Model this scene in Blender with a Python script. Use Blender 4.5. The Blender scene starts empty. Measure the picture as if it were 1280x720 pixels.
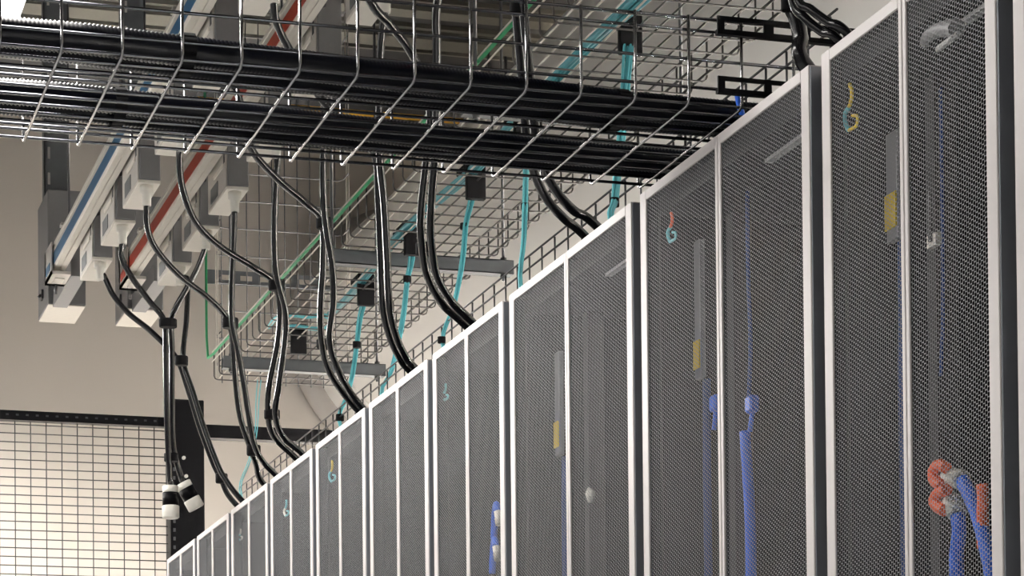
import bpy, bmesh, math, random
from mathutils import Vector, Matrix
random.seed(4)
S = bpy.context.scene
COL = S.collection
PI = math.pi

# ------------------------------------------------------------------ camera
ZC = 0.79                                   # camera height (crouched in the aisle)
F = 2950.0
PX, PY = 400.0, 1085.0
AX = Vector((0.96716346, 0.00257639, 0.25414208))     # world X in camera axes (right, up, forward)
RY = Vector((-0.25403215, -0.02130592, 0.96696108))   # world Y
UZ = Vector((-0.007906, 0.99976968, 0.01995182))      # world Z
right = Vector((AX[0], RY[0], UZ[0])); up = Vector((AX[1], RY[1], UZ[1])); fwd = Vector((AX[2], RY[2], UZ[2]))
cam_d = bpy.data.cameras.new('camera'); cam = bpy.data.objects.new('camera', cam_d); COL.objects.link(cam)
m = Matrix.Identity(4)
for i in range(3):
    m[i][0] = right[i]; m[i][1] = up[i]; m[i][2] = -fwd[i]
m.translation = Vector((0, 0, ZC))
cam.matrix_world = m
cam_d.sensor_fit = 'HORIZONTAL'; cam_d.sensor_width = 36.0
cam_d.lens = F / 1280.0 * 36.0
cam_d.shift_x = (640.0 - PX) / 1280.0
cam_d.shift_y = (PY - 360.0) / 1280.0
cam_d.clip_start = 0.05; cam_d.clip_end = 100
S.camera = cam

def ray(x, y):
    c = ((x - PX) / F, -(y - PY) / F, 1.0)
    return right * c[0] + up * c[1] + fwd * c[2]
def at_x(x, y, X): r = ray(x, y); return Vector((0, 0, ZC)) + r * (X / r.x)
def at_y(x, y, Y): r = ray(x, y); return Vector((0, 0, ZC)) + r * (Y / r.y)
def at_z(x, y, Z): r = ray(x, y); return Vector((0, 0, ZC)) + r * ((Z - ZC) / r.z)

# ------------------------------------------------------------------ light and exposure
w = bpy.data.worlds.new('room_air'); S.world = w; w.use_nodes = True
w.node_tree.nodes['Background'].inputs[0].default_value = (0.75, 0.85, 1, 1)
w.node_tree.nodes['Background'].inputs[1].default_value = 0.02
S.view_settings.view_transform = 'Standard'; S.view_settings.look = 'None'
S.view_settings.exposure = 0.24; S.view_settings.gamma = 1.0
S.view_settings.use_curve_mapping = False
LAMP_POWER = 20.5                           # aisle lights and the added lights off to the left
FILL_POWER = 640.0                         # added unseen lights behind the racks; the far wall row takes a fraction
S.cycles.max_bounces = 8; S.cycles.transparent_max_bounces = 24
S.cycles.use_denoising = True
S.cycles.sample_clamp_indirect = 4.0

# ------------------------------------------------------------------ materials
def mat(name, col, rough=0.5, metal=0.0, emit=0.0, grain=0.0, gscale=60.0, bump=0.0, coat=0.0, spec=0.5):
    M = bpy.data.materials.new(name); M.use_nodes = True
    nt = M.node_tree; b = nt.nodes['Principled BSDF']
    b.inputs['Base Color'].default_value = (*col, 1); b.inputs['Roughness'].default_value = rough
    b.inputs['Metallic'].default_value = metal
    b.inputs['Specular IOR Level'].default_value = spec
    if coat: b.inputs['Coat Weight'].default_value = coat; b.inputs['Coat Roughness'].default_value = 0.1
    if emit:
        b.inputs['Emission Color'].default_value = (*col, 1); b.inputs['Emission Strength'].default_value = emit
    if grain or bump:
        tc = nt.nodes.new('ShaderNodeTexCoord'); nz = nt.nodes.new('ShaderNodeTexNoise')
        nz.inputs['Scale'].default_value = gscale; nz.inputs['Detail'].default_value = 6
        nt.links.new(tc.outputs['Object'], nz.inputs['Vector'])
        if grain:
            mx = nt.nodes.new('ShaderNodeMix'); mx.data_type = 'RGBA'
            mx.inputs['A'].default_value = (*[c * (1 - grain) for c in col], 1)
            mx.inputs['B'].default_value = (*[min(1, c * (1 + grain)) for c in col], 1)
            nt.links.new(nz.outputs['Fac'], mx.inputs['Factor']); nt.links.new(mx.outputs['Result'], b.inputs['Base Color'])
        if bump:
            bp = nt.nodes.new('ShaderNodeBump'); bp.inputs['Strength'].default_value = bump; bp.inputs['Distance'].default_value = 0.002
            nt.links.new(nz.outputs['Fac'], bp.inputs['Height']); nt.links.new(bp.outputs['Normal'], b.inputs['Normal'])
    return M

M_FRAME = mat('rack_paint', (0.66, 0.62, 0.61), 0.42, grain=0.03, gscale=90)
M_EDGE = mat('door_edge_steel', (0.34, 0.36, 0.40), 0.32, 0.4, grain=0.06, gscale=30)
M_DARK = mat('cabinet_interior', (0.018, 0.021, 0.026), 0.6, grain=0.2, gscale=20)
M_RAIL = mat('mounting_rail', (0.08, 0.08, 0.085), 0.5, 0.2, grain=0.05)
M_PSTRIP = mat('power_strip_metal', (0.30, 0.30, 0.31), 0.45, 0.2, grain=0.05)
M_TOPRAIL = mat('bright_rail', (0.6, 0.6, 0.6), 0.4, grain=0.04)
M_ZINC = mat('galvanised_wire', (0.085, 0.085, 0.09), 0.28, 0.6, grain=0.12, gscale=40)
M_ZINC_LIT = mat('lit_galvanised_wire', (0.62, 0.58, 0.52), 0.45, 0.3, grain=0.1, gscale=40)  # pale copy: light from the left put into the wire colour
M_STRUT = mat('galvanised_strut', (0.13, 0.14, 0.15), 0.48, 0.55, grain=0.18, gscale=25, bump=0.1)
M_BLACK = mat('black_cable', (0.004, 0.0045, 0.006), 0.22, grain=0.2, coat=0.15)
M_COND = mat('black_conduit', (0.0015, 0.002, 0.005), 0.30, grain=0.2, spec=0.17)
M_STRAP = mat('black_strap', (0.003, 0.003, 0.004), 0.75, grain=0.2, spec=0.15)
M_BPOST = mat('black_powder_coat', (0.004, 0.004, 0.005), 0.5, grain=0.2, bump=0.1, spec=0.08)
M_FWIRE = mat('dark_fence_wire', (0.012, 0.012, 0.013), 0.5, 0.0, grain=0.1)
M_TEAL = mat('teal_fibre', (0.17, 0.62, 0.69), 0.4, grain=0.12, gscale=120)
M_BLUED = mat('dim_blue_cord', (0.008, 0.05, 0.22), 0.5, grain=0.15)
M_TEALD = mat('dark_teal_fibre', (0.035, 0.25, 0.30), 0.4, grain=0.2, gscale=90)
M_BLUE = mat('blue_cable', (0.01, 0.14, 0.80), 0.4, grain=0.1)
M_ORANGE = mat('orange_plastic', (0.85, 0.13, 0.03), 0.45, grain=0.06)
M_WHITE = mat('white_plastic', (0.82, 0.79, 0.72), 0.4, grain=0.03)
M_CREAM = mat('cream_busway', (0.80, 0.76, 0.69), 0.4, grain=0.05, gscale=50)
M_BSTRIPE = mat('blue_stripe', (0.010, 0.11, 0.25), 0.4, grain=0.08)
M_RSTRIPE = mat('red_stripe', (0.47, 0.04, 0.014), 0.4, grain=0.08)
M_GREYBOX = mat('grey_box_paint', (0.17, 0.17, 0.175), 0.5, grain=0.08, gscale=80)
M_ALU = mat('aluminium', (0.62, 0.60, 0.57), 0.38, 0.5, grain=0.08)
M_YELLOW = mat('yellow_label', (0.85, 0.62, 0.02), 0.5, grain=0.04)
M_YPIPE = mat('yellow_pipe', (0.80, 0.42, 0.02), 0.5, grain=0.05)
M_GREEN = mat('green_earth_wire', (0.02, 0.26, 0.10), 0.45, grain=0.1)
M_WALL = mat('beige_wall_paint', (0.52, 0.475, 0.425), 0.85, grain=0.03, gscale=200, bump=0.15)
M_WALL2 = mat('side_wall_paint', (0.55, 0.5, 0.44), 0.85, grain=0.03, gscale=200)
M_ZINC_BACKLIT = mat('backlit_galvanised_wire', (0.055, 0.05, 0.047), 0.55, 0.2, grain=0.1, gscale=40)  # dark copy: backlit look of the same wire put into its colour
M_NEARW = mat('near_tray_wire', (0.34, 0.34, 0.35), 0.2, 1.0, grain=0.1, gscale=40)
M_NEARL = mat('near_tray_long_wire', (0.13, 0.135, 0.15), 0.16, 1.0, grain=0.1, gscale=40)  # same tray wire, its dim floor reflection put into a darker colour
M_DARKWALL = mat('charcoal_wall_paint', (0.10, 0.10, 0.105), 0.8, grain=0.05)
M_CEIL = mat('dark_ceiling', (0.020, 0.020, 0.020), 0.8, grain=0.2, gscale=3)
M_BEAM = mat('olive_beam', (0.13, 0.125, 0.105), 0.6, grain=0.1)
M_DUCT = mat('white_duct', (0.84, 0.81, 0.77), 0.6, grain=0.02, gscale=5)
M_DUCTG = mat('grey_flange', (0.36, 0.33, 0.30), 0.6, grain=0.05)
M_LAMP = mat('lamp_panel', (1.0, 0.965, 0.92), 0.5, emit=LAMP_POWER)
M_FILL_DUCT = mat('added_duct_fill_panel', (1.0, 0.965, 0.92), 0.5, emit=FILL_POWER)
M_FILL_WALL = mat('added_wall_fill_panel', (1.0, 0.965, 0.92), 0.5, emit=FILL_POWER*0.15)
M_LBODY = mat('lamp_body', (0.75, 0.75, 0.74), 0.4, grain=0.03)

def floor_mat():
    M = bpy.data.materials.new('raised_floor_tiles'); M.use_nodes = True; nt = M.node_tree; b = nt.nodes['Principled BSDF']
    tc = nt.nodes.new('ShaderNodeTexCoord'); br = nt.nodes.new('ShaderNodeTexBrick')
    br.offset = 0; br.inputs['Scale'].default_value = 1.0
    br.inputs['Brick Width'].default_value = 0.6; br.inputs['Row Height'].default_value = 0.6; br.inputs['Mortar Size'].default_value = 0.003
    br.inputs['Color1'].default_value = (0.34, 0.34, 0.335, 1); br.inputs['Color2'].default_value = (0.31, 0.31, 0.305, 1); br.inputs['Mortar'].default_value = (0.2, 0.2, 0.2, 1)
    nt.links.new(tc.outputs['Object'], br.inputs['Vector']); nt.links.new(br.outputs['Color'], b.inputs['Base Color'])
    b.inputs['Roughness'].default_value = 0.4
    return M
M_FLOOR = floor_mat()

def perf_mat():
    """perforated steel sheet: hexagonally staggered round holes, vertical columns 7.5 mm apart"""
    M = bpy.data.materials.new('perforated_steel'); M.use_nodes = True; nt = M.node_tree; N = nt.nodes; L = nt.links
    b = N['Principled BSDF']; b.inputs['Base Color'].default_value = (0.35, 0.355, 0.37, 1); b.inputs['Roughness'].default_value = 0.55; b.inputs['Specular IOR Level'].default_value = 0.3
    b.inputs['Metallic'].default_value = 0.1
    tc = N.new('ShaderNodeTexCoord'); sp = N.new('ShaderNodeSeparateXYZ'); L.new(tc.outputs['Object'], sp.inputs[0])
    p = 0.0076; q = p * math.sqrt(3)
    def math_(op, a, b_=None):
        n = N.new('ShaderNodeMath'); n.operation = op
        for i, v in enumerate((a, b_)):
            if v is None: continue
            if isinstance(v, (int, float)): n.inputs[i].default_value = v
            else: L.new(v, n.inputs[i])
        return n.outputs[0]
    def lat(off):
        a = math_('MULTIPLY', math_('SUBTRACT', math_('FRACT', math_('ADD', math_('DIVIDE', sp.outputs['Y'], q), off)), 0.5), q)
        c = math_('MULTIPLY', math_('SUBTRACT', math_('FRACT', math_('ADD', math_('DIVIDE', sp.outputs['Z'], p), off)), 0.5), p)
        return math_('ADD', math_('MULTIPLY', a, a), math_('MULTIPLY', c, c))
    d = math_('MINIMUM', lat(0.0), lat(0.5))
    hole = math_('LESS_THAN', d, 0.0035 ** 2)
    tr = N.new('ShaderNodeBsdfTransparent'); mx = N.new('ShaderNodeMixShader')
    L.new(hole, mx.inputs[0]); L.new(b.outputs[0], mx.inputs[1]); L.new(tr.outputs[0], mx.inputs[2])
    L.new(mx.outputs[0], N['Material Output'].inputs['Surface'])
    return M
M_PERF = perf_mat()

# ------------------------------------------------------------------ building helpers
ORG = {}
def frame_for(d):
    d = d.normalized(); a = Vector((0, 0, 1)) if abs(d.z) < 0.9 else Vector((1, 0, 0))
    u = d.cross(a).normalized(); return u, d.cross(u).normalized()

class MB:
    def __init__(s): s.v = []; s.f = []; s.smooth = []
    def box(s, x0, x1, y0, y1, z0, z1):
        n = len(s.v)
        s.v += [Vector(p) for p in ((x0,y0,z0),(x1,y0,z0),(x1,y1,z0),(x0,y1,z0),(x0,y0,z1),(x1,y0,z1),(x1,y1,z1),(x0,y1,z1))]
        for q in ((0,3,2,1),(4,5,6,7),(0,1,5,4),(1,2,6,5),(2,3,7,6),(3,0,4,7)): s.f.append(tuple(n+i for i in q)); s.smooth.append(False)
        return s
    def tube(s, pts, r, n=8, caps=True):
        pts = [Vector(p) for p in pts]; k = len(pts); rr = r if isinstance(r, (list, tuple)) else [r] * k
        base = len(s.v); u = None
        for i, p in enumerate(pts):
            d = (pts[min(i+1, k-1)] - pts[max(i-1, 0)])
            if d.length < 1e-9: d = Vector((0, 0, 1))
            d.normalize()
            if u is None: u, w_ = frame_for(d)
            else:
                u = u - d * u.dot(d)
                u = u.normalized() if u.length > 1e-6 else frame_for(d)[0]
                w_ = d.cross(u)
            for j in range(n):
                a = 2 * PI * j / n; s.v.append(p + (u * math.cos(a) + w_ * math.sin(a)) * rr[i])
        for i in range(k-1):
            for j in range(n):
                a = base + i*n + j; b = base + i*n + (j+1) % n
                s.f.append((a, b, b+n, a+n)); s.smooth.append(True)
        if caps:
            s.f.append(tuple(base + j for j in reversed(range(n)))); s.smooth.append(False)
            s.f.append(tuple(base + (k-1)*n + j for j in range(n))); s.smooth.append(False)
        return s
    def prism(s, poly, y0, y1):
        """poly of (x,z) extruded along Y"""
        n = len(s.v); k = len(poly)
        s.v += [Vector((x, y0, z)) for x, z in poly] + [Vector((x, y1, z)) for x, z in poly]
        s.f.append(tuple(n+i for i in range(k))); s.smooth.append(False)
        s.f.append(tuple(n+k+i for i in reversed(range(k)))); s.smooth.append(False)
        for i in range(k):
            j = (i+1) % k; s.f.append((n+i, n+k+i, n+k+j, n+j)); s.smooth.append(False)
        return s
    def mesh(s, name, org, bevel=0.0):
        me = bpy.data.meshes.new(name)
        me.from_pydata([v - org for v in s.v], [], s.f)
        me.polygons.foreach_set('use_smooth', s.smooth)
        bm = bmesh.new(); bm.from_mesh(me); bmesh.ops.recalc_face_normals(bm, faces=bm.faces[:])
        if bevel:
            bmesh.ops.bevel(bm, geom=[e for e in bm.edges if len(e.link_faces) == 2 and e.calc_face_angle() > 0.6], offset=bevel, segments=1, affect='EDGES')
        bm.to_mesh(me); bm.free()
        return me
    def build(s, name, material, parent=None, at=None, bevel=0.0):
        """one mesh object; child of parent, or top-level with its origin at `at` (bottom centre by default)"""
        if parent is not None: org = ORG[parent]
        elif at is not None: org = Vector(at)
        else:
            xs = [v.x for v in s.v]; ys = [v.y for v in s.v]; zs = [v.z for v in s.v]
            org = Vector(((min(xs)+max(xs))/2, (min(ys)+max(ys))/2, min(zs)))
        me = s.mesh(name, org, bevel); me.materials.append(material)
        o = bpy.data.objects.new(name, me); COL.objects.link(o)
        if parent is not None: o.parent = parent
        else: o.location = org
        ORG[o] = org
        return o

def thing(name, label, cat, loc, group=None):
    o = bpy.data.objects.new(name, None); o.empty_display_size = 0.1; COL.objects.link(o)
    o.location = loc; ORG[o] = Vector(loc); tag(o, label, cat, group); return o
def tag(o, label, cat, group=None):
    o['label'] = label; o['category'] = cat
    if group: o['group'] = group
    return o
def struct(o): o['kind'] = 'structure'; return o
def copies(src, offsets):
    """copies of a part under the same parent, shifted by world offsets (mesh data shared)"""
    out = []
    for d in offsets:
        c = src.copy(); COL.objects.link(c); c.location = src.location + Vector(d); out.append(c); ORG[c] = ORG.get(src)
    return out
def smooth_path(pts, sub=6):
    """Catmull-Rom through the points"""
    P = [Vector(p) for p in pts]; P = [P[0]*2 - P[1]] + P + [P[-1]*2 - P[-2]]
    out = []
    for i in range(1, len(P)-2):
        p0, p1, p2, p3 = P[i-1:i+3]
        for k in range(sub):
            t = k / sub
            out.append(0.5 * ((2*p1) + (p2-p0)*t + (2*p0-5*p1+4*p2-p3)*t*t + (-p0+3*p1-3*p2+p3)*t**3))
    out.append(P[-2]); return out

# ================================================================== THE ROOM
RX0, RX1, RY0, RY1, RZ1 = -3.2, 7.0, -4.0, 12.0, 4.9
struct(MB().box(RX0, RX1, RY0, RY1, -0.1, 0).build('floor', M_FLOOR))
struct(MB().box(RX0, RX1, RY0, RY1, RZ1, RZ1+0.1).build('ceiling', M_CEIL))
struct(MB().box(RX0-0.1, RX1+0.1, RY1, RY1+0.1, 0, RZ1).build('wall_far', M_WALL))
struct(MB().box(RX0-0.1, RX1+0.1, RY0-0.1, RY0, 0, RZ1).build('wall_near', M_DARKWALL))
struct(MB().box(RX0-0.1, RX0, RY0, RY1, 0, RZ1).build('wall_left', M_DARKWALL))
struct(MB().box(RX1, RX1+0.1, RY0, RY1, 0, RZ1).build('wall_right', M_WALL2))
# beams and rails across the dark ceiling
n = 1
for y0, y1, h in ((10.06, 10.15, 0.05), (10.36, 10.48, 0.06), (10.575, 10.59, 0.02), (10.63, 10.645, 0.02), (8.9, 9.0, 0.05), (11.0, 11.09, 0.05), (7.4, 7.5, 0.06)):
    b = MB().box(RX0, RX1, y0, y1, RZ1-h, RZ1)
    if h > 0.04: b.box(RX0, RX1, y0-0.03, y1+0.03, RZ1-0.02, RZ1)
    struct(b.build('trim_%d' % n, M_BEAM)); n += 1

# ================================================================== LUMINAIRES
def luminaire(x0, x1, y0, y1, z, label, group=None, panel=None):
    t = thing('ceiling_light', label, 'lamp', ((x0+x1)/2, (y0+y1)/2, z), group)
    MB().box(x0, x1, y0, y1, z, z+0.05).box(x0+.05, x1-.05, y0+.05, y1-.05, z+0.05, z+0.075).build('housing', M_LBODY, t)
    MB().box(x0+0.008, x1-0.008, y0+0.008, y1-0.008, z-0.006, z-0.0005).build('diffuser', panel or M_LAMP, t)
    r = None
    for (x, y) in ((( x0+x1)/2, y0+0.15), ((x0+x1)/2, y1-0.15)):
        MB().tube([(x, y, z+0.07), (x, y, RZ1)], 0.004, 6).build('hanger_rod', M_ZINC, t)
luminaire(0.55, 0.835, 5.15, 6.35, 3.2, 'glaring white ceiling light in the top left corner behind the wire tray')
luminaire(0.52, 0.795, 6.62, 7.82, 3.2, 'second ceiling light, just peeking in at the left edge below the glaring one')
OUT = 'lights outside the picture'
luminaire(0.45, 0.735, 3.75, 4.95, 3.2, 'ceiling light over the aisle just above the near wire tray, outside the picture', OUT)
luminaire(0.50, 0.78, 8.1, 9.3, 3.2, 'ceiling light over the aisle farthest down, outside the picture', OUT)
for k, y in enumerate((1.2, 3.2, 5.2, 7.2)):  # added fill lights that brighten rack doors and left-facing sides
    luminaire(-1.9, -1.5, y, y+1.4, 3.0 if y < 5 else 3.9, '%s added unseen fill light from the near end, off to the left' % ('first', 'second', 'third', 'fourth')[k], OUT)
for k, x in enumerate((-1.4, -0.5, 0.4)):  # added out-of-view lights washing the lower far wall
    luminaire(x, x+0.3, 9.98, 11.1, 3.4, '%s added unseen fill light from the left, behind the mesh fence' % ('first', 'second', 'third')[k], OUT, M_FILL_WALL)
for k, y in enumerate((1.0, 2.9, 4.8, 6.7, 8.6, 10.3)):  # added out-of-view lights whose floor bounce brightens the duct
    luminaire(3.4, 3.8, y, y+1.5, 2.05, '%s added unseen fill light from the near end, low behind the rack row' % ('first', 'second', 'third', 'fourth', 'fifth', 'sixth')[k], OUT, M_FILL_DUCT)
    luminaire(5.2, 5.6, y, y+1.5, 2.05, '%s added unseen fill light from the near end, low towards the right wall' % ('first', 'second', 'third', 'fourth', 'fifth', 'sixth')[k], OUT, M_FILL_DUCT)

# ================================================================== SERVER RACKS
D = 1.836; DT = 0.032; RZ = 2.237; DEPTH = 1.12
# (left = far edge Y, width, label)
NW, WW = 0.5985, 0.795
racks = []
y = 9.392
seq = [('n','far end server rack, smallest and furthest of the row, beside the black fence post'),
       ('n','second server rack from the far end, under the lowest strapped cable pair'),
       ('n','third server rack from the far end, with a pale cord high behind its mesh'),
       ('n','fourth server rack from the far end, with a pale teal cord behind the left door'),
       ('n','fifth server rack from the far end, with a yellow and teal cord near its top'),
       ('n','sixth server rack from the far end, with a small orange speck behind the left door'),
       ('n','narrow server rack with blue and white plugs low behind its right door'),
       ('w','wide server rack with reddish glints and a yellow strip label left of centre'),
       ('w','wide server rack with a bright blue cable low behind its right door'),
       ('n','big near server rack with orange plugs at lower right and a bold yellow label'),
       ('n','nearest server rack, only a sliver showing at the right edge')]
for kind, lab in seq:
    wdt = NW if kind == 'n' else WW
    racks.append((y, wdt, lab)); y -= wdt
GAP = 0.047
RM = {}
def rack_meshes(wd):
    """meshes in rack space: x into the rack, y from far edge (0) to near edge (-wd), z up"""
    O = Vector((0,0,0)); R = {}
    x1 = DEPTH
    b = MB()
    b.box(DT+0.004, x1, -0.004, -0.02, 0.0, RZ-0.02)                 # far side panel
    b.box(DT+0.004, x1, -wd+0.02, -wd+0.004, 0.0, RZ-0.02)           # near side panel
    b.box(DT+0.004, x1, -wd+0.004, -0.004, RZ-0.045, RZ-0.008)       # roof
    b.box(DT+0.004, x1, -wd+0.004, -0.004, 0.0, 0.06)                # plinth
    b.box(0.006, DT+0.004, -0.003, -0.007, 0.05, RZ-0.004)              # dark flange behind the hinge side
    b.box(0.006, DT+0.03, -wd+GAP+0.004, -0.007, RZ-0.008, RZ-0.003)     # dark lip behind the door tops
    b.box(x1-0.02, x1, -wd+0.02, -0.02, 0.06, RZ-0.045)              # back
    b.box(0.45, 0.47, -wd+0.05, -0.05, 0.06, RZ-0.045)               # rear faces of the equipment
    R['cabinet'] = b.mesh('cabinet', O); R['cabinet'].materials.append(M_DARK)
    b = MB()
    for yy in (-0.06, -wd+0.06-0.03):
        b.box(0.16, 0.20, yy, yy-0.03 if yy > -0.1 else yy+0.03, 0.06, RZ-0.05)
    R['mounting_rail'] = b.mesh('mounting_rail', O); R['mounting_rail'].materials.append(M_RAIL)
    b = MB().box(0.07, 0.085, -wd/2-0.01-(wd*0.32), -wd/2-0.03, RZ-0.064, RZ-0.058)
    R['top_rail'] = b.mesh('top_rail', O); R['top_rail'].materials.append(M_TOPRAIL)
    dw = wd - GAP; h0, h1 = 0.05, RZ
    def leaf(ya, yb, outer_a):
        so, si, tr = 0.030, 0.011, 0.020
        sa, sb = (so, si) if outer_a else (si, so)
        b = MB()
        FT = 0.0045
        b.box(0, FT, ya, ya-sa, h0, h1); b.box(0, FT, yb, yb+sb, h0, h1)
        b.box(0, FT, ya-sa, yb+sb, h1-tr, h1); b.box(0, FT, ya-sa, yb+sb, h0, h0+0.03)
        if not outer_a: b.box(FT, DT, yb, yb+0.004, h0, h1)
        f = b.mesh('door', O, 0.0012); f.materials.append(M_FRAME)
        p = MB(); y0, y1 = ya-sa, yb+sb; n0 = len(p.v)
        p.v += [Vector((0.0035, y0, h0+0.03)), Vector((0.0035, y1, h0+0.03)), Vector((0.0035, y1, h1-tr)), Vector((0.0035, y0, h1-tr))]
        p.f.append((0,1,2,3)); p.smooth.append(False)
        pm = p.mesh('mesh_panel', O); pm.materials.append(M_PERF)
        return f, pm
    R['d1'] = leaf(0.0, -dw/2+0.0012, True); R['d2'] = leaf(-dw/2-0.0012, -dw, False)
    # steel strip on the near side of the doors (hinge edge)
    b = MB().box(0.0025, DT+0.02, -dw-0.0035, -dw-0.0003, h0, RZ-0.004)
    R['hinge_edge'] = b.mesh('hinge_edge', O); R['hinge_edge'].materials.append(M_EDGE)
    b = MB().box(-0.012, -0.0003, -dw/2-0.006-0.016, -dw/2-0.006, 0.92, 1.06)
    R['handle'] = b.mesh('door_handle', O, 0.003); R['handle'].materials.append(M_BPOST)
    return R
def child(name, me, parent):
    o = bpy.data.objects.new(name, me); COL.objects.link(o); o.parent = parent; ORG[o] = ORG[parent]; return o
for yy, wd, lab in racks:
    if wd not in RM: RM[wd] = rack_meshes(wd)
    R = RM[wd]
    t = thing('server_rack', lab, 'server rack', (D, yy, 0), 'row of server racks')
    child('cabinet', R['cabinet'], t); child('mounting_rail', R['mounting_rail'], t); child('top_rail', R['top_rail'], t)
    for key in ('d1', 'd2'):
        f = child('door', R[key][0], t); child('mesh_panel', R[key][1], f)
        if key == 'd2': child('door_handle', R['handle'], f)
    e = child('hinge_edge', R['hinge_edge'], t); e['label'] = 'dark steel edge of the door'

def inside(x, y, dx=0.10): return at_x(x, y, D + dx)
# power strips with yellow labels, seen through the doors
def power_strip(xpx, ytop, ylab0, ylab1, yend, label, w=0.022):
    a = inside(xpx, ytop); l0 = inside(xpx, ylab0); l1 = inside(xpx, ylab1); e = inside(xpx, yend)
    t = thing('power_strip', label, 'power strip', (a.x, a.y, e.z), 'power strips inside the racks')
    MB().box(a.x, a.x+0.014, a.y-w, a.y+w, l1.z-0.02, a.z).build('strip_body', M_PSTRIP, t, bevel=0.002)
    q = MB().box(a.x-0.003, a.x, a.y-w, a.y+w, l1.z, l0.z).build('sticker', M_YELLOW, t); q['label'] = 'yellow sticker'
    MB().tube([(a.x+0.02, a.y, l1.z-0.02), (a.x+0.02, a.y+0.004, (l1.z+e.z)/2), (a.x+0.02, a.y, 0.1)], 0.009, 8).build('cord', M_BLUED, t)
power_strip(1113, 165, 243, 287, 700, 'grey power strip with a bold yellow sticker inside the big near rack', 0.019)
power_strip(870, 300, 427, 462, 700, 'grey power strip with a yellow sticker inside the rack left of it, mid picture', 0.014)
power_strip(695, 440, 528, 560, 700, 'grey power strip with a small low yellow sticker inside the reddish wide rack', 0.014)
def cord(name, label, cat, px, r, material, dx=0.09, sub=5):
    pts = smooth_path([inside(x, y, dx) for x, y in px], sub)
    return tag(MB().tube(pts, r, 8).build(name, material), label, cat)
cord('data_cable', 'bright blue cable hanging low behind the right door of a wide rack', 'cable', [(931,540),(935,600),(938,660),(939,760),(940,900)], 0.011, M_BLUE)
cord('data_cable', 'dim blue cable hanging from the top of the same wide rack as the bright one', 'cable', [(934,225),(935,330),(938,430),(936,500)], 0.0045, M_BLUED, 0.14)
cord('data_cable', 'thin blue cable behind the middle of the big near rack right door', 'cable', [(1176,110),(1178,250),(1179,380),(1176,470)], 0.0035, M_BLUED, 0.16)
def loop_cord(x, y, h, cols, label):
    inside = lambda a, b: at_x(a, b, D + 0.03)
    t = thing('patch_cord', label, 'cord', inside(x, y+h))
    a = [inside(x+1, y), inside(x+h*0.06, y+h*0.15), inside(x+h*0.05, y+h*0.35), inside(x, y+h*0.5)]
    MB().tube(smooth_path(a), 0.0035, 6).build('upper_strand', cols[0], t)
    b = [inside(x, y+h*0.5), inside(x-h*0.08, y+h*0.65), inside(x-h*0.07, y+h*0.85), inside(x, y+h)]
    MB().tube(smooth_path(b), 0.0042, 6).build('middle_strand', cols[1], t)
    c = [inside(x, y+h), inside(x+h*0.16, y+h*0.9), inside(x+h*0.18, y+h*0.7), inside(x+h*0.08, y+h*0.68)]
    MB().tube(smooth_path(c), 0.003, 6).build('lower_strand', cols[2], t)
loop_cord(1061, 105, 58, (M_YELLOW, M_TEAL, M_YELLOW), 'yellow and teal cord curled high behind the left door of the big near rack')
loop_cord(838, 266, 36, (M_ORANGE, M_TEAL, M_TEAL), 'orange and teal cord curled high behind the left door of a wide rack')
loop_cord(414, 576, 26, (M_YELLOW, M_TEAL, M_TEAL), 'small yellow and teal cord in the fifth rack from the far end')
loop_cord(556, 480, 20, (M_TEAL, M_TEAL, M_TEAL), 'small teal cord curled high in the narrow rack with blue plugs')
loop_cord(357, 625, 20, (M_TEAL, M_WHITE, M_TEAL), 'tiny pale teal cord in the fourth rack from the far end')
loop_cord(300, 661, 14, (M_WHITE, M_TEAL, M_WHITE), 'tiny pale cord in the third rack from the far end')
# blue cables with white plugs and orange boots at lower right
def plug_cable(px, label, orange):
    t = thing('plugged_cable', label, 'cable', inside(*px[-1]))
    MB().tube(smooth_path([inside(*p) for p in px[1:]]), 0.012, 8).build('sheath', M_BLUE, t)
    a, b = inside(*px[0]), inside(*px[1])
    MB().tube([a, a.lerp(b, 0.15), a.lerp(b, 0.3), b], [0.008, 0.010, 0.016, 0.016], 10).build('white_plug', M_WHITE, t)['label'] = 'white plug'
    MB().tube(smooth_path([inside(*p, 0.085) for p in orange]), 0.010, 8).build('orange_boot', M_ORANGE, t)['label'] = 'orange curved boot'
plug_cable([(1180,594),(1203,600),(1215,625),(1226,655),(1240,720),(1250,800)], 'upper blue cable with white plug and orange boot in the big near rack',
           [(1183,585),(1174,581),(1167,590),(1169,601),(1178,607)])
plug_cable([(1186,617),(1197,643),(1199,665),(1196,690),(1196,720),(1196,800)], 'lower blue cable with white plug and orange boot in the big near rack',
           [(1184,612),(1174,616),(1168,626),(1174,635),(1181,638)])
tag(MB().tube(smooth_path([inside(*p) for p in ((1228,606),(1229,625),(1228,650),(1229,685))]), 0.010, 8).build('red_cable', M_ORANGE), 'short red cable at the right edge of the big near rack door', 'cable')
for (x, y, lab) in ((624, 656, 'upper blue and white plug behind the right door of the narrow rack mid row'), (622, 700, 'lower blue and white plug behind the right door of the narrow rack mid row')):
    p = inside(x, y); t = thing('network_plug', lab, 'plug', p)
    MB().tube([p, p + Vector((0, 0.01, 0.035))], 0.010, 8).build('plug_body', M_WHITE, t)
    MB().tube(smooth_path([p + Vector((0, 0.012, 0.035)), p + Vector((0.01, 0.05, 0.06)), p + Vector((0.02, 0.09, 0.04)), p + Vector((0.02, 0.1, -0.02))]), 0.009, 8).build('blue_lead', M_BLUE, t)['label'] = 'blue lead'
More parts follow.
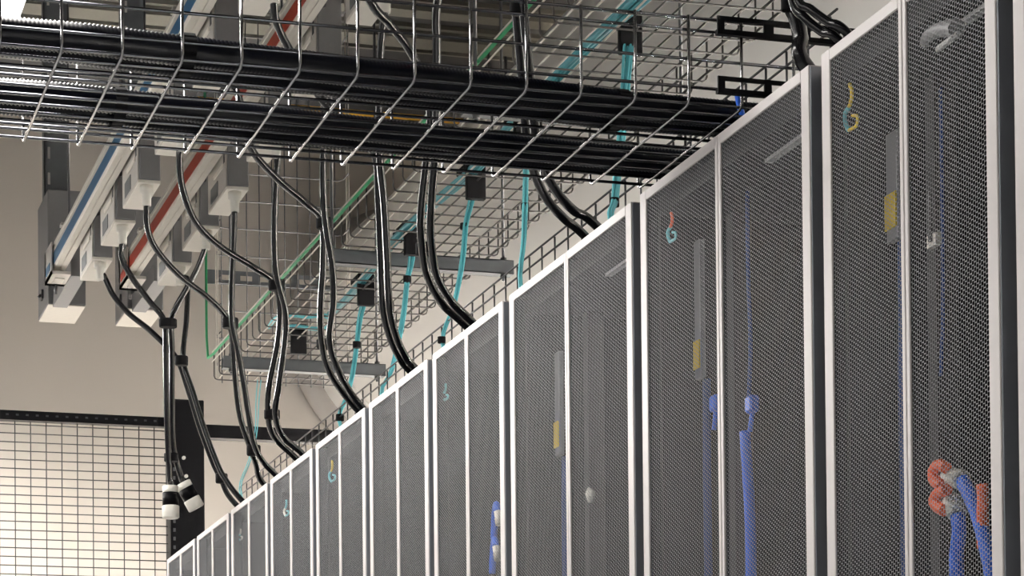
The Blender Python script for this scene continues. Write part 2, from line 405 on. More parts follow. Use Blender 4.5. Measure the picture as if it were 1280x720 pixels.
for (x, y, lab) in ((889, 504, 'small blue plug beside the centre post of the wide rack with the bright blue cable'), (934, 505, 'small blue plug on the blue cable in the right door of that wide rack')):
    p = inside(x, y, 0.08); t = thing('blue_plug', lab, 'plug', p)
    MB().box(p.x, p.x+0.02, p.y-0.014, p.y+0.014, p.z-0.016, p.z+0.016).build('plug_shell', M_BLUE, t, bevel=0.004)
    MB().tube([p + Vector((0.01, 0, -0.016)), p + Vector((0.01, 0.01, -0.05))], 0.005, 6).build('plug_tail', M_BLUE, t)
p = inside(738, 628); t = thing('white_tag', 'small white tag behind the right door of the reddish wide rack', 'tag', p)
MB().tube([p, p + Vector((0, 0, 0.02)), p + Vector((0, 0.01, 0.035))], [0.006, 0.012, 0.002], 8).build('tag_card', M_WHITE, t)
p = inside(1164, 302); t = thing('white_clip', 'small white clip mid height behind the right door of the big near rack', 'clip', p)
MB().box(p.x, p.x+0.01, p.y-0.014, p.y+0.014, p.z-0.008, p.z+0.012).build('clip_body', M_WHITE, t)
MB().box(p.x-0.004, p.x, p.y-0.004, p.y+0.004, p.z, p.z+0.08).build('clip_tab', M_RAIL, t)
# pale folded ribbon high in the near rack
pts = [(1155,52),(1160,42),(1172,34),(1186,31),(1196,32)]
t = thing('pale_duct_hose', 'pale curved hose end high behind the right door of the big near rack', 'hose', inside(1180, 60))
MB().tube(smooth_path([inside(x, y+4, 0.03) for x, y in pts]), [0.008+0.0003*i for i in range(25)], 8).build('hose', M_PSTRIP, t)
MB().tube([inside(1172, 62, 0.03), inside(1198, 42, 0.03)], 0.005, 6).build('hose_rim', M_TOPRAIL, t)

# ================================================================== WIRE BASKET TRAYS
def u_wire(b, pts, r): b.tube(pts, r, 6)
# --- cable tray crossing the aisle, nearest the camera
TY0, TY1, TZ = 4.005, 4.505, 2.28
TX0, TX1 = -1.3, 3.0
WR = 0.0030
t = thing('wire_basket_tray', 'wire basket tray crossing the aisle in front, carrying the black conduits', 'cable tray', (1.5, 4.255, TZ))
def cross_u(x, y0, y1, z0, h, r, c=0.012):
    return [(x, y0, z0+h), (x, y0, z0+c), (x, y0+c*0.3, z0+c*0.3), (x, y0+c, z0), (x, y1-c, z0), (x, y1-c*0.3, z0+c*0.3), (x, y1, z0+c), (x, y1, z0+h)]
P0 = 0.1057; xs0 = 0.711 - P0*19
b = MB(); b.tube(cross_u(xs0, TY0, TY1, TZ, 0.165, WR), WR, 6)
cw = b.build('cross_wire', M_NEARW, t)
copies(cw, [(P0*k, 0, 0) for k in range(1, 41)])
lw = MB().tube([(TX0, TY0+0.0, TZ-2*WR+0.0005), (TX1, TY0+0.0, TZ-2*WR+0.0005)], WR, 6)
b = MB().tube([(TX0, TY0+0.012, TZ+WR*2), (TX1, TY0+0.012, TZ+WR*2)], WR, 6)
w0 = b.build('long_wire', M_NEARL, t)
copies(w0, [(0, 0.0475*k, 0) for k in range(1, 11)])
for dz in (0.034, 0.086, 0.140, 0.163):
    for yy in (TY0+2*WR, TY1-2*WR):
        MB().tube([(TX0, yy, TZ+dz), (TX1, yy, TZ+dz)], WR, 6).build('long_wire', M_NEARL, t)
# slotted black brackets fixing the tray over the racks
def slotted_bar(name, x0, x1, y, z0, z1, slots, label):
    b = MB(); zs, ze = z0+(z1-z0)*0.28, z0+(z1-z0)*0.74
    b.box(x0, x1, y, y+0.012, z0, zs).box(x0, x1, y, y+0.004, ze, z1)
    cuts = [x0] + [c for s in slots for c in s] + [x1]
    for i in range(0, len(cuts), 2): b.box(cuts[i], cuts[i+1], y, y+0.004, zs, ze)
    return tag(b.build(name, M_BPOST), label, 'bracket')
slotted_bar('slotted_bracket', 1.822, 2.60, 3.995, 2.303, 2.334, [(1.836,1.915),(1.93,2.03),(2.05,2.15),(2.17,2.28)], 'lower black slotted bracket clamped to the tray above the racks')
slotted_bar('slotted_bracket', 1.822, 2.60, 3.995, 2.412, 2.446, [(1.836,1.915),(1.935,2.00),(2.01,2.05),(2.07,2.2)], 'upper black slotted bracket clamped to the tray top above the racks')

# --- long tray running above the racks towards the back wall
LX0, LX1, LZ, LH = 2.055, 2.60, 3.0, 0.115
WL = 0.0027
t = thing('wire_basket_tray', 'long wire basket tray hung above the racks, running to the far wall', 'cable tray', (2.33, 6.9, LZ))
def cross_x(y, x0, x1, z0, h, c=0.014):
    return [(x0, y, z0+h), (x0, y, z0+c), (x0+c*0.3, y, z0+c*0.3), (x0+c, y, z0), (x1-c, y, z0), (x1-c*0.3, y, z0+c*0.3), (x1, y, z0+c), (x1, y, z0+h)]
y0 = 9.472
cw = MB().tube(cross_x(y0, LX0, LX1, LZ, LH), WL, 6).build('cross_wire', M_ZINC_BACKLIT, t)
copies(cw, [(0, -0.1*k, 0) for k in range(1, 65)])
for i in range(11):
    x = LX0 + 0.02 + i*(LX1-LX0-0.04)/10
    MB().tube([(x, 2.95, LZ+2*WL), (x, 9.48, LZ+2*WL)], WL, 6).build('long_wire', M_ZINC_LIT if i < 4 else M_ZINC_BACKLIT, t)  # left wires coloured as lit, the others as backlit
for x in (LX0-2*WL, LX1+2*WL):
    for dz in (0.03, 0.075, LH):
        if x < 2.2 and dz == 0.03: continue
        MB().tube([(x, 2.95, LZ+dz), (x, 9.48, LZ+dz)], WL, 6).build('long_wire', M_ZINC_LIT if x < 2.2 else M_ZINC_BACKLIT, t)
# green earth wire clipped along its left side
gx = LX0-0.012
o = MB().tube([(gx, 2.95, LZ+0.096), (gx, 9.44, LZ+0.096), (gx-0.003, 9.52, LZ+0.10), (gx, 9.56, LZ+0.2), (gx, 9.56, RZ1-0.3)], 0.0055, 8).build('earth_wire', M_GREEN)
tag(o, 'green earth wire clipped along the left edge of the long overhead tray', 'wire')
# --- riser tray climbing at the far end
t = thing('wire_riser_tray', 'upright wire basket tray climbing behind the far end of the long tray', 'cable tray', (2.37, 9.62, LZ))
vx0, vx1 = 2.09, 2.645
w0 = MB().tube([(vx0+0.03, 9.615, LZ+0.02), (vx0+0.03, 9.615, RZ1-0.02)], WL, 6).build('upright_wire', M_ZINC, t)
copies(w0, [((vx1-vx0-0.06)/9*k, 0, 0) for k in range(1, 10)])
for x in (vx0-0.006, vx1+0.006):
    for yy in (9.52, 9.56): MB().tube([(x, yy, LZ+0.02), (x, yy, RZ1-0.02)], WL, 6).build('upright_wire', M_ZINC_LIT, t)
h0 = MB().tube([(vx0, 9.50, 3.09), (vx0, 9.59, 3.09), (vx0+0.02, 9.609, 3.09), (vx1-0.02, 9.609, 3.09), (vx1, 9.59, 3.09), (vx1, 9.50, 3.09)], WL, 6).build('hoop_wire', M_ZINC, t)
copies(h0, [(0, 0, 0.1165*k) for k in range(1, 16)])
sb = MB().box(2.06, 2.62, 9.63, 9.634, 3.44, 3.50).build('slotted_strut', M_STRUT, t)
s0 = MB().box(2.12, 2.17, 9.627, 9.63, 3.46, 3.48).build('slot', M_WALL2, t)
copies(s0, [(k*0.085, 0, 0) for k in range(1, 6)])
# --- low tray on top of the racks
t = thing('wire_rack_top_tray', 'low narrow wire tray lying along the top of the rack row', 'cable tray', (2.3, 6.9, 2.235))
cw = MB().tube([(2.15, 9.4, 2.545), (2.15, 9.4, 2.40), (2.40, 9.4, 2.40), (2.40, 9.4, 2.50)], WL, 6).build('cross_wire', M_ZINC, t)
copies(cw, [(0, -0.0965*k, 0) for k in range(1, 55)])
for x, z in ((2.145, 2.545), (2.145, 2.512), (2.2, 2.405), (2.28, 2.405), (2.36, 2.405), (2.405, 2.5)):
    MB().tube([(x, 4.15, z), (x, 9.42, z)], WL, 6).build('long_wire', M_ZINC, t)
for yy in (4.6, 5.6, 6.7, 7.9, 9.1):
    MB().box(2.2, 2.36, yy, yy+0.03, RZ-0.008, 2.40).build('stand_off', M_STRUT, t)

# ================================================================== STRUT TRAPEZES
ords = ('first strut trapeze from the camera, mostly hidden behind the conduits', 'middle strut trapeze carrying the long overhead tray', 'far strut trapeze carrying the end of the long overhead tray')
for yy, lab in zip((6.0, 7.5, 9.04), ords):
    t = thing('strut_trapeze', lab, 'bracket', (2.33, yy, 2.93))
    x0, x1 = 2.0, 2.665
    b = MB(); z1 = LZ-0.0035; z0 = z1-0.047
    b.box(x0, x1, yy, yy+0.003, z0, z1).box(x0, x1, yy+0.042, yy+0.045, z0, z1).box(x0, x1, yy, yy+0.045, z0, z0+0.003)
    b.box(x0, x1, yy, yy+0.012, z1-0.003, z1).box(x0, x1, yy+0.033, yy+0.045, z1-0.003, z1)
    b.build('channel', M_STRUT, t)
    for x in (2.035, 2.635):
        r = MB().tube([(x, yy+0.022, z0-0.02), (x, yy+0.022, RZ1)], 0.0055, 8).build('threaded_rod', M_ZINC, t)
        n0 = MB().tube([(x, yy+0.022, z0-0.012), (x, yy+0.022, z0)], 0.011, 6).build('nut', M_ZINC, r)
        copies(n0, [(0, 0, z1-z0+0.012)])

# ================================================================== CONDUITS IN THE NEAR TRAY
def conduit(name, y, z, r, slope, label, pitch=0.0075):
    """the run drifts towards the far side of the tray as it nears the racks"""
    pts, rr = [], []; X = -1.28; k = 0; ph = random.random()*6
    while X < 2.95:
        pts.append((X, y + slope*min(1.05, max(0, X-0.65)) + 0.002*math.sin(X*2.1+ph), z + 0.002*math.sin(X*3.3+ph*2)))
        rr.append(r if k % 2 else r*0.88); X += pitch/2; k += 1
    return tag(MB().tube(pts, rr, 14).build(name, M_COND), label, 'conduit', 'black conduits in the near tray')
conduit('corrugated_conduit', 4.045, TZ+0.040, 0.0275, 0.105, 'front corrugated black conduit of the upper pair in the near tray')
conduit('corrugated_conduit', 4.102, TZ+0.041, 0.0275, 0.105, 'rear corrugated black conduit of the upper pair in the near tray')
conduit('corrugated_conduit', 4.335, TZ+0.036, 0.0245, 0.084, 'front corrugated black conduit of the lower pair in the near tray')
conduit('corrugated_conduit', 4.386, TZ+0.036, 0.0245, 0.084, 'rear corrugated black conduit of the lower pair in the near tray')
def conduit_strap(x, yc, zc, ry, rz, label):
    pts = []; 
    for i in range(17):
        a = 2*PI*i/16; pts.append((x, yc+ry*math.cos(a), zc+rz*math.sin(a)))
    b = MB()
    for i in range(16):
        p, q = Vector(pts[i]), Vector(pts[i+1]); n_ = len(b.v)
        o1 = (p-Vector((x,yc,zc))).normalized()*0.003; o2 = (q-Vector((x,yc,zc))).normalized()*0.003
        h = Vector((0.011,0,0))
        b.v += [p-h, p+h, q+h, q-h, p-h+o1, p+h+o1, q+h+o2, q-h+o2]
        for f in ((4,5,6,7),(0,3,2,1),(0,1,5,4),(2,3,7,6)): b.f.append(tuple(n_+i_ for i_ in f)); b.smooth.append(True)
    tag(b.build('hook_and_loop_strap', M_STRAP), label, 'strap')
conduit_strap(0.838, 4.094, TZ+0.0405, 0.060, 0.034, 'black strap round the upper conduit pair, left of the red stripe')
conduit_strap(1.692, 4.181, TZ+0.0405, 0.060, 0.034, 'black strap round the upper conduit pair, near the racks')
conduit_strap(0.765, 4.371, TZ+0.036, 0.055, 0.031, 'black strap round the lower conduit pair, near the left edge')
q = [at_y(921, 114, 4.1), at_y(924, 130, 4.1), at_y(929, 148, 4.1), at_y(936, 175, 4.12)]
tag(MB().tube(smooth_path(q), 0.006, 8).build('data_cable', M_BLUE), 'short blue cable dropping from the near tray onto the rack top', 'cable')

# ================================================================== BUSWAYS
def busway(x0, stripe_mat, colname, label, y_end=9.3):
    w_ = 0.054; z0, z1 = 3.345, 3.44; y0 = 2.4
    t = thing('overhead_busway', label, 'busway', (x0+w_/2, (y0+y_end)/2, z0))
    b = MB().prism([(x0, z0+0.006), (x0+0.006, z0), (x0+0.024, z0), (x0+0.024, z0+0.004), (x0+0.030, z0+0.004), (x0+0.029, z0), (x0+w_-0.004, z0), (x0+w_, z0+0.005), (x0+w_, z1), (x0, z1), (x0, z1-0.012), (x0+0.003, z1-0.014), (x0+0.003, z1-0.018), (x0, z1-0.02)], y0, y_end)
    b.build('bar_housing', M_CREAM, t)
    s = MB().box(x0-0.0015, x0+0.0005, y0, y_end-0.12, z0+0.010, z0+0.055).build('colour_stripe', stripe_mat, t); s['label'] = colname + ' stripe'
    e = MB().box(x0-0.012, x0+w_+0.012, y_end-0.13, y_end+0.05, z0-0.03, z0-0.018).box(x0-0.012, x0-0.006, y_end-0.13, y_end+0.05, z0-0.03, z1).box(x0-0.012, x0+w_+0.012, y_end+0.02, y_end+0.05, z0-0.03, z1).build('end_cap', M_ALU, t)
    MB().box(x0+0.012, x0+0.05, y_end-0.07, y_end, z0-0.034, z0-0.030).build('end_plate', M_WHITE, e)
    MB().tube([(x0+0.03, y_end+0.03, z0-0.07), (x0+0.03, y_end+0.03, z0-0.03)], 0.006, 8).build('screw', M_ZINC, e)
    MB().box(x0-0.0145, x0-0.0122, y_end-0.10, y_end+0.0, z0-0.012, z0+0.02).build('end_flag', stripe_mat, e)['label'] = colname + ' flag'
    for yy in (4.6, 6.75, 8.96):
        h = MB().box(x0-0.006, x0+w_+0.006, yy-0.02, yy+0.02, z1, z1+0.012).build('hanger', M_ALU, t)
        MB().tube([(x0+w_/2, yy, z1+0.012), (x0+w_/2, yy, RZ1)], 0.005, 6).build('hanger_rod', M_ZINC, h)
BX, RXB = 1.351, 1.651
busway(BX, M_BSTRIPE, 'blue', 'cream overhead busway with a blue stripe, the left one')
busway(RXB, M_RSTRIPE, 'red', 'cream overhead busway with a red stripe, the right one')
GLAND = {}
ordn = ('first', 'second', 'third', 'fourth', 'fifth', 'sixth', 'seventh', 'eighth', 'ninth', 'tenth')
def tap_box(x0, yf, z0, z1, label, key, group):
    w_, L = 0.075, 0.30
    t = thing('tap_off_box', label, 'electrical box', (x0+w_/2, yf+L/2, z0), group)
    b = MB().box(x0+0.004, x0+w_, yf, yf+L, z0+0.012, z1)
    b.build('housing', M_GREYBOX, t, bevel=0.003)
    MB().box(x0, x0+0.004, yf+0.01, yf+L, z0+0.012, z1-0.055).box(x0, x0+0.004, yf+0.06, yf+0.16, z1-0.055, z1+0.015).build('lit_side_plate', M_ALU, t)  # pale plate paints the lit left face of the grey box
    MB().box(x0-0.0012, x0, yf+0.03, yf+0.05, z0+0.10, z0+0.17).build('slot', M_DARK, t)
    MB().box(x0, x0+w_, yf+0.002, yf+L, z0, z0+0.012).build('lit_base_plate', M_CREAM, t, bevel=0.002)  # cream stands in for floor bounce on the box underside
    MB().box(x0-0.006, x0, yf+0.05, yf+0.19, z0+0.085, z0+0.10).build('handle', M_WHITE, t, bevel=0.002)
    MB().box(x0-0.002, x0, yf+0.14, yf+0.25, z0+0.02, z0+0.07).build('breaker_window', M_STRUT, t)
    MB().tube([(x0+0.02, yf-0.006, z1-0.03), (x0+0.02, yf, z1-0.03)], 0.008, 8).build('screw', M_ZINC, t)
    gx, gy = x0+0.034, yf+0.035
    MB().tube([(gx, gy, z0), (gx, gy, z0-0.022), (gx, gy, z0-0.024), (gx, gy, z0-0.065)], [0.023, 0.023, 0.016, 0.015], 12).build('cable_gland', M_WHITE, t)
    GLAND[key] = Vector((gx, gy, z0-0.05))
for i, yf in enumerate((8.60, 8.12, 7.66, 7.07, 6.47, 5.86, 5.27, 4.72, 4.05, 3.5)):
    tap_box(BX+0.059, yf, 3.22, 3.42, '%s grey tap-off box from the far end along the blue-striped busway' % ordn[i], ('b', i), 'tap-off boxes on the blue busway')
    tap_box(RXB+0.059, yf, 3.22, 3.42, '%s grey tap-off box from the far end along the red-striped busway' % ordn[i], ('r', i), 'tap-off boxes on the red busway')
# end-feed boxes behind the busway ends
def feed_box(x0, x1, label):
    t = thing('end_feed_box', label, 'electrical box', ((x0+x1)/2, 10.0, 3.37))
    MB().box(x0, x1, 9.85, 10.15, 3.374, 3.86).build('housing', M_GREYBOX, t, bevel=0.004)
    MB().box(x0+0.002, x1-0.002, 9.852, 10.148, 3.37, 3.374).build('lit_base_plate', M_CREAM, t)  # light on the grey underside painted as a cream plate
    MB().box(x0-0.008, x0, 9.99, 10.03, 3.43, 3.47).tube([(x0-0.008, 10.01, 3.45), (x0-0.02, 10.01, 3.44)], 0.006, 6).build('latch', M_ZINC, t)
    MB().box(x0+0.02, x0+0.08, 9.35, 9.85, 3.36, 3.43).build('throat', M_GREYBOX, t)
    c = MB().box(x0+0.005, x0+0.11, 9.98, 9.986, 3.86, RZ1).box(x0+0.005, x0+0.01, 9.98, 10.04, 3.86, RZ1).box(x0+0.105, x0+0.11, 9.98, 10.04, 3.86, RZ1).build('support_channel', M_STRUT, t)
    s0 = MB().box(x0+0.02, x0+0.03, 9.977, 9.98, 3.92, 3.97).build('slot', M_ALU, c)
    copies(s0, [(0, 0, k*0.11) for k in range(1, 9)])
feed_box(1.425, 1.585, 'tall grey feed box behind the end of the blue-striped busway')
feed_box(1.762, 1.918, 'tall grey feed box behind the end of the red-striped busway')

# ================================================================== POWER CABLES
CR = 0.0105
def power_cable(start, px, y1, label, r=CR, tail=None, group='black power cables', y0=None):
    """start: gland position or None; px: picture-plane course unprojected between the start depth and y1"""
    pts = []; n_ = len(px)
    if y0 is None: y0 = start.y
    for i, (x, y) in enumerate(px):
        f = (i+1)/n_ if start is not None else i/max(1, n_-1)
        pts.append(at_y(x, y, y0 + (y1-y0)*f))
    if start is not None:
        first = pts[0]; gap = (first - start).length
        if gap > 0.45:                       # hang in a gentle curve from the gland to the part in view
            lead = [start, start + Vector((0, 0, -0.06))]
            top = first + Vector((-0.015, 0, 0.14))
            for f in (0.3, 0.6, 1.0): lead.append((start + Vector((0, 0, -0.06))).lerp(top, f) + Vector((0, 0, 0.06*f*(1-f)*2)))
            pts = lead + pts
        elif gap > 0.12: pts = [start, start + Vector((0, 0, -0.05))] + pts
        else: pts = [start] + pts
    if tail: pts.append(pts[-1] + Vector(tail))
    o = MB().tube(smooth_path(pts, 6), r, 10).build('power_cable', M_BLACK)
    tag(o, label, 'cable', group); return pts
def strap(x, y, Y, wpx, hpx, label):
    """strap wound round a pair of cables"""
    c = at_y(x, y, Y); s_ = Y/2950*1.02; a = wpx*s_/2*1.22; h = hpx*s_/2*1.2
    b = MB(); n_ = 14; ring = []
    for (z, k) in ((-h, 0.92), (-h*0.8, 1.0), (h*0.8, 1.0), (h, 0.92)):
        ring.append([c + Vector((a*k*math.cos(2*PI*i/n_), a*0.7*k*math.sin(2*PI*i/n_), z)) for i in range(n_)])
    for rr in ring: b.v += rr
    for j in range(3):
        for i in range(n_): b.f.append((j*n_+i, j*n_+(i+1)%n_, (j+1)*n_+(i+1)%n_, (j+1)*n_+i)); b.smooth.append(True)
    b.f.append(tuple(range(n_))); b.smooth.append(False); b.f.append(tuple(3*n_+i for i in range(n_))); b.smooth.append(False)
    tag(b.build('cable_strap', M_STRAP), label, 'strap')
T = (0.12, 0.0, -0.11)
G = GLAND
# pair with loose plugs
c1 = power_cable(G[('b',1)], [(152,322),(167,350),(188,378),(205,401),(207,440),(208,500),(210,560),(213,606)], 8.30, 'cable from the second blue box hanging down to the upright loose plug')
c2 = power_cable(G[('r',1)], [(247,335),(232,363),(220,384),(214,402),(215,440),(215,500),(217,560),(228,602)], 8.34, 'cable from the second red box hanging down to the tilted loose plug')
strap(210, 404, 8.2, 19, 9, 'strap tying the two cables of the loose plugs, the upper one')
strap(214, 572, 8.30, 15, 9, 'strap tying the two cables of the loose plugs, the lower one')
def loose_plug(a, b, label):
    t = thing('loose_plug', label, 'plug', b)
    d = b - a; MB().tube([a, a+d*0.02, a+d*0.22, a+d*0.24], [0.020, 0.029, 0.029, 0.026], 14).build('plug_collar', M_WHITE, t)
    MB().tube([a+d*0.22, a+d*0.62], [0.0295, 0.0295], 14).build('plug_body', M_BPOST, t)
    MB().tube([a+d*0.61, a+d*0.64, a+d*0.97, a+d], [0.029, 0.031, 0.031, 0.027], 14).build('plug_rim', M_WHITE, t)
loose_plug(at_y(213, 607, 8.30), at_y(213.5, 648, 8.30), 'black and white loose plug hanging upright beside the fence post')
loose_plug(at_y(228, 603, 8.34), at_y(246, 636, 8.34), 'black and white loose plug hanging tilted beside the upright one')
# first pair into the far racks
power_cable(G[('b',0)], [(130,345),(141,368),(160,391),(185,411),(207,432),(223,452),(236,490),(250,535),(266,578),(276,598),(289,624)], 8.62, 'cable from the first blue box swooping under the plug cables to a far rack', tail=T)
power_cable(G[('r',0)], [(234,350),(233,400),(229,450),(241,490),(255,535),(271,578),(281,598),(300,623)], 8.52, 'cable from the first red box dropping to a far rack', tail=T)
strap(227, 451, 8.55, 14, 10, 'strap on the far cable pair just beside the plug cables')
strap(277, 598, 8.6, 13, 10, 'strap on the far cable pair just above the rack tops')
# second pair
power_cable(G[('b',2)], [(184,283),(195,311),(225,345),(260,372),(283,397),(291,425),(294,470),(300,520),(313,560),(320,580),(328,603)], 8.20, 'cable from the third blue box curving across to the second cable pair', tail=T)
power_cable(G[('r',2)], [(292,300),(290,350),(290,400),(298,440),(305,480),(311,520),(318,556),(328,576),(345,594)], 7.98, 'straight cable from the third red box down the second cable pair', tail=T)
strap(288, 404, 7.9, 17, 11, 'strap on the second cable pair from the far end, upper')
strap(317, 563, 8.05, 15, 11, 'strap on the second cable pair from the far end, just above the racks')
# third pair
power_cable(G[('b',3)], [(224,195),(228,235),(245,278),(275,308),(315,333),(341,352),(350,385),(347,430),(337,480),(335,516),(342,545),(368,571)], 7.70, 'long curving cable from the fourth blue box to the third cable pair', tail=T)
power_cable(G[('r',3)], [(347,195),(344,250),(343,300),(346,345),(356,385),(357,420),(349,480),(344,516),(353,545),(377,566)], 7.62, 'straight cable from the fourth red box down the third cable pair', tail=T)
strap(346, 357, 7.35, 18, 11, 'strap on the third cable pair from the far end, upper')
strap(340, 518, 7.6, 17, 10, 'strap on the third cable pair from the far end, lower')
# fourth pair
power_cable(G[('b',4)], [(298,120),(313,183),(345,222),(380,252),(402,276),(404,330),(401,380),(402,425),(412,465),(443,508)], 7.00, 'thick cable crossing diagonally from the fifth blue box to the fourth cable pair', tail=T)
power_cable(G[('r',4)], [(405,110),(404,180),(404,240),(407,280),(415,330),(417,375),(412,425),(424,465),(449,505)], 6.95, 'vertical cable from the fifth red box down the fourth cable pair', tail=T)
strap(405, 279, 6.75, 17, 12, 'strap on the fourth cable pair from the far end, upper')
strap(407, 430, 6.95, 20, 9, 'strap on the fourth cable pair from the far end, lower')
# fifth pair
power_cable(G[('b',5)], [(345,25),(362,62),(405,128),(445,168),(469,196),(473,250),(476,320),(479,384),(487,420),(500,448),(513,464)], 6.35, 'cable slanting from the sixth blue box to the fifth cable pair', tail=T)
power_cable(G[('r',5)], [(476,60),(474,130),(475,200),(480,250),(484,320),(487,384),(495,420),(507,446),(519,460)], 6.32, 'straight cable from the sixth red box down the fifth cable pair', tail=T)
strap(483, 383, 6.3, 17, 10, 'strap on the fifth cable pair from the far end')
# sixth pair
power_cable(G[('b',6)], [(462,0),(485,28),(510,60),(530,100),(538,150),(532,210),(526,270),(528,312),(534,345),(553,380),(580,405)], 5.85, 'thick black cable slanting from the top edge to the sixth cable pair', tail=T)
power_cable(G[('r',6)], [(547,0),(546,60),(546,120),(545,180),(541,230),(538,280),(540,312),(546,345),(563,375),(588,400)], 5.82, 'straight shiny cable from the top edge down the sixth cable pair', tail=T)
strap(532, 311, 5.75, 22, 12, 'strap on the sixth cable pair from the far end')
# seventh pair
power_cable(G[('b',7)], [(643,-60),(645,10),(651,80),(656,150),(663,200),(681,245),(705,273),(727,291)], 5.02, 'left cable of the pair that bends wide onto the wide rack top', tail=T, y0=4.85)
power_cable(G[('r',7)], [(652,-60),(654,10),(661,80),(667,150),(675,200),(694,237),(717,263),(741,278)], 4.96, 'right cable of the pair that bends wide onto the wide rack top', tail=T, y0=4.8)
strap(648, 8, 4.85, 20, 18, 'wide black strap at the top edge on the pair bending to the wide rack')
# near cables at the top right
power_cable(G[('b',8)], [(986,-4),(995,22),(1001,48),(1004,78)], 3.92, 'thick black cable dropping at the top right onto the rack top', tail=(0.1, 0, -0.1), r=0.0145, y0=3.95)
power_cable(G[('r',8)], [(996,-6),(1014,12),(1036,28),(1058,40)], 3.76, 'upper of the two cables curving right above the near rack', tail=(0.1, 0, -0.1), r=0.008, y0=3.85)
power_cable(G[('r',9)], [(990,-2),(1006,22),(1028,40),(1048,50)], 3.78, 'lower of the two cables curving right above the near rack', tail=(0.1, 0, -0.1), r=0.008, y0=3.87)
strap(988, 4, 3.93, 22, 18, 'black strap at the top right where the near rack cables part')

# ================================================================== TEAL FIBRES
pts = [(850,-45),(800,-2),(752,40),(700,92),(640,157),(592,212),(545,252),(497,297),(466,333),(440,366),(412,394)]
b = smooth_path([at_z(x, y, LZ+0.035) for x, y in pts], 5)
k = len(b)
t = thing('fibre_bundle', 'thick teal fibre bundle lying along the long overhead tray', 'cable', b[k//2])
for q in range(7):
    pq = []
    for i, p in enumerate(b):
        f = 1 - 0.6*i/k; a = q*2*PI/7 + 0.25*math.sin(i*0.35+q)
        pq.append(p + Vector((0.017*math.cos(a)*f, 0, 0.011*math.sin(a)*f)))
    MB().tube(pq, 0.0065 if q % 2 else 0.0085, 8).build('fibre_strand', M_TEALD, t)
wf = [(787, 50, 26, 'nearest'), (655, 168, 18, 'second'), (594, 234, 19, 'third'), (516, 305, 16, 'fourth'), (457, 369, 17, 'fifth'), (373, 430, 19, 'farthest')]
for x, y, wpx, nm in wf:
    p = at_z(x, y, LZ-0.012); hw = 0.031
    t = thing('waterfall_clip', '%s black waterfall clip on the long overhead tray, holding teal fibres' % nm, 'clip', p)
    MB().box(p.x-hw, p.x+hw, p.y-0.012, p.y+0.006, p.z-0.04, p.z+0.075).build('drop_plate', M_STRAP, t, bevel=0.003)
    MB().prism([(p.x-hw, p.z+0.055), (p.x+hw, p.z+0.055), (p.x+hw, p.z+0.075), (p.x-hw, p.z+0.075)], p.y+0.006, p.y+0.09).build('top_lip', M_STRAP, t, bevel=0.003)
def drop(px, y0, y1, label, n_=4, r=0.0036, spread=4.0):
    t = thing('fibre_drop', label, 'cable', at_y(px[-1][0], px[-1][1], y1), 'teal fibre drops')
    for i in range(n_):
        q = []
        for j, (x, y) in enumerate(px):
            f = j/(len(px)-1); s_ = spread*(1-0.55*f)
            q.append(at_y(x + (i-(n_-1)/2)*s_*(1+0.2*math.sin(j*2+i)), y, y0+(y1-y0)*f + 0.008*(i % 2)))
        q.append(q[-1] + Vector((0.05, 0, -0.12)))
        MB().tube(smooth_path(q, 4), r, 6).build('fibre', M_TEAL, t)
drop([(787,45),(785,75),(781,110),(778,155),(772,220),(768,252),(764,275)], 5.53, 5.0, 'teal fibre drop from the nearest waterfall clip to the wide rack', 4, spread=3.6)
drop([(656,168),(658,200),(657,225),(656,258),(655,300),(651,360)], 6.0, 5.65, 'teal fibre drop hanging straight beside the wide bending cables', 3, spread=2.8)
drop([(593,232),(588,258),(582,282),(578,325),(568,380),(553,428)], 6.78, 6.6, 'teal fibre drop from the third waterfall clip', 3, spread=3)
drop([(516,303),(514,330),(509,350),(503,400),(490,462),(477,492)], 7.4, 7.35, 'teal fibre drop from the fourth waterfall clip', 3, spread=3)
drop([(457,368),(450,400),(446,430),(440,470),(432,500),(424,526)], 8.06, 7.85, 'teal fibre drop from the fifth waterfall clip', 3, 0.004, spread=2.6)
drop([(324,475),(322,500),(320,540),(312,575),(300,612)], 9.2, 8.8, 'thin pale fibres dropping at the far end of the tray', 2, 0.002, spread=4)
for x, y, Y, lab in ((768,253,5.1,'nearest'), (656,258,5.8,'second'), (580,283,6.72,'third'), (552,425,6.6,'third and lower'), (509,349,7.38,'fourth'), (446,431,7.95,'fifth'), (425,522,7.85,'fifth and lower'), (433,205*0+0,0,'')):
    if not lab: continue
    strap(x, y, Y, 9 if x < 700 else 11, 7 if x < 700 else 10, 'small black tie on the %s teal fibre drop' % lab)
strap(497, 297, 7.62, 11, 10, 'small black tie round the teal bundle in the tray, between the third and fourth clips')
q = [at_z(x, y, LZ+0.02) for x, y in ((336,409),(345,398),(365,394),(385,396),(405,394),(414,404),(398,411),(370,408),(348,410))]
tag(MB().tube(smooth_path(q, 5), 0.008, 8).build('fibre_loop', M_TEAL), 'loose teal fibre loop lying at the far end of the long tray', 'cable')

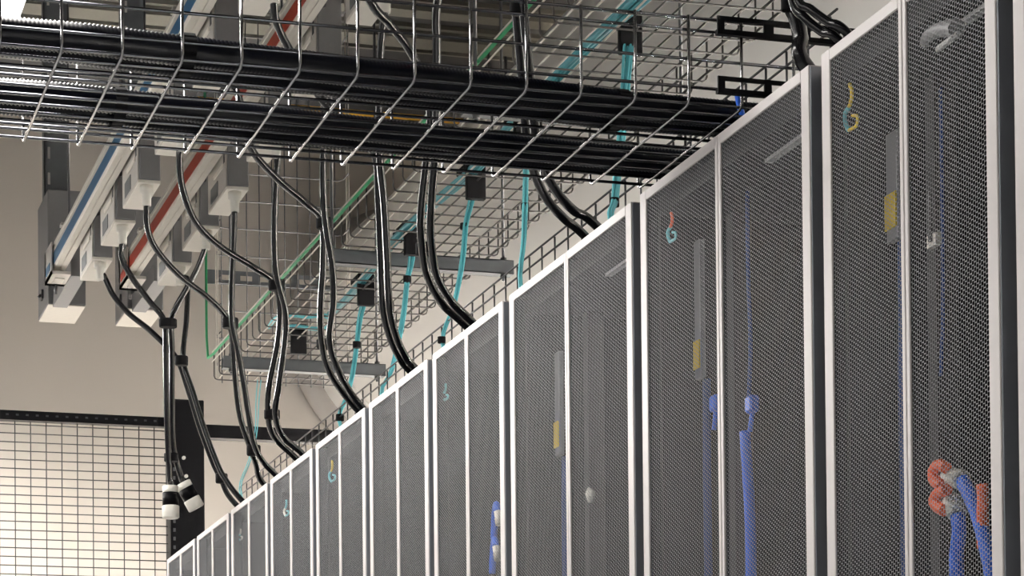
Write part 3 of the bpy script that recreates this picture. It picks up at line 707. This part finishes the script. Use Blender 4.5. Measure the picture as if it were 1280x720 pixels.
# ================================================================== CAGE FENCE AT THE BACK
FY = 9.9
t = thing('mesh_fence', 'dark wire mesh fence standing at the end of the aisle, lower left', 'fence', (0.7, FY, 0))
w0 = MB().tube([(1.288, FY, 0.05), (1.288, FY, 2.89)], 0.0025, 6).build('upright_wire', M_FWIRE, t)
copies(w0, [(0.0662*k, 0, 0) for k in list(range(-30, 0)) + list(range(1, 10))])
w0 = MB().tube([(-0.7, FY-0.004, 2.494), (1.94, FY-0.004, 2.494)], 0.0025, 6).build('cross_wire', M_FWIRE, t)
copies(w0, [(0, 0, 0.0372*k) for k in list(range(-65, 0)) + list(range(1, 11))])
tr = MB().box(-0.7, 1.938, FY-0.022, FY+0.022, 2.882, 2.922).build('top_rail', M_BPOST, t)
b = MB()
for k in range(60): b.box(-0.6+k*0.042, -0.588+k*0.042, FY-0.0225, FY-0.022, 2.90, 2.908)
b.build('punched_hole', M_DARK, tr)['kind'] = 'stuff'
MB().box(-0.7, 1.938, FY-0.022, FY+0.022, 0.0, 0.05).build('bottom_rail', M_BPOST, t)
MB().box(-0.74, -0.70, FY-0.022, FY+0.022, 0.0, 2.93).build('end_post', M_BPOST, t)
t = thing('fence_post', 'wide black fence post beside the far end of the rack row', 'post', (2.02, FY, 0))
MB().box(1.942, 2.092, FY-0.05, FY+0.05, 0, 2.997).build('post_body', M_BPOST, t, bevel=0.003)
MB().box(1.942, 1.975, FY-0.058, FY-0.05, 0, 2.96).build('punched_strip', M_BPOST, t)
b = MB()
for k in range(24): b.box(1.953, 1.963, FY-0.0595, FY-0.058, 2.02+k*0.037, 2.035+k*0.037)
b.build('punched_hole', M_RAIL, t)['kind'] = 'stuff'
for (x, y) in ((230, 572), (233, 595)):
    p = at_y(x, y, FY-0.06); MB().tube([p, p + Vector((0, 0.012, 0))], 0.008, 8).build('screw', M_WHITE, t)
tag(MB().box(2.094, 5.2, FY-0.03, FY+0.03, 2.842, 2.898).build('fence_header', M_BPOST), 'black horizontal fence header running right from the post behind the racks', 'beam')
tag(MB().box(5.2, 5.3, FY-0.05, FY+0.05, 0, 2.93).build('fence_post', M_BPOST), 'black fence post at the hidden end of the header, behind the racks', 'post')

# ================================================================== DUCT, PIPE
DXc, DZc, DR = 3.70, 3.86, 0.615
def ring_tube(prof, name, parent, material, n=72):
    b = MB(); k = len(prof)
    for (yy, r) in prof:
        for i in range(n):
            a = 2*PI*i/n; b.v.append(Vector((DXc+r*math.cos(a), yy, DZc+r*math.sin(a))))
    for j in range(k-1):
        for i in range(n): b.f.append((j*n+i, j*n+(i+1) % n, (j+1)*n+(i+1) % n, (j+1)*n+i)); b.smooth.append(True)
    return b.build(name, material, parent)
t = thing('round_air_duct', 'huge pale round air duct running above the racks to the far wall', 'duct', (DXc, 5.0, DZc-DR))
ring_tube([(-3.9, DR), (11.99, DR)], 'duct_skin', t, M_DUCT)
ring_tube([(11.90, DR), (11.90, DR+0.085), (11.985, DR+0.085)], 'wall_flange', t, M_DUCTG)
ring_tube([(11.5, DR), (11.5, DR+0.012), (11.53, DR+0.012), (11.53, DR)], 'seam_ring', t, M_DUCT)
for yy in (1.0, 4.5, 8.0, 10.5):
    MB().tube([(DXc, yy, DZc+DR-0.01), (DXc, yy, RZ1)], 0.008, 8).build('hanger_rod', M_ZINC, t)
o = MB().tube([(RX0+0.02, 11.0, 4.705), (RX1-0.02, 11.0, 4.695)], 0.014, 10).build('yellow_pipe', M_YPIPE)
tag(o, 'yellow pipe running across under the dark ceiling, behind the conduits', 'pipe')
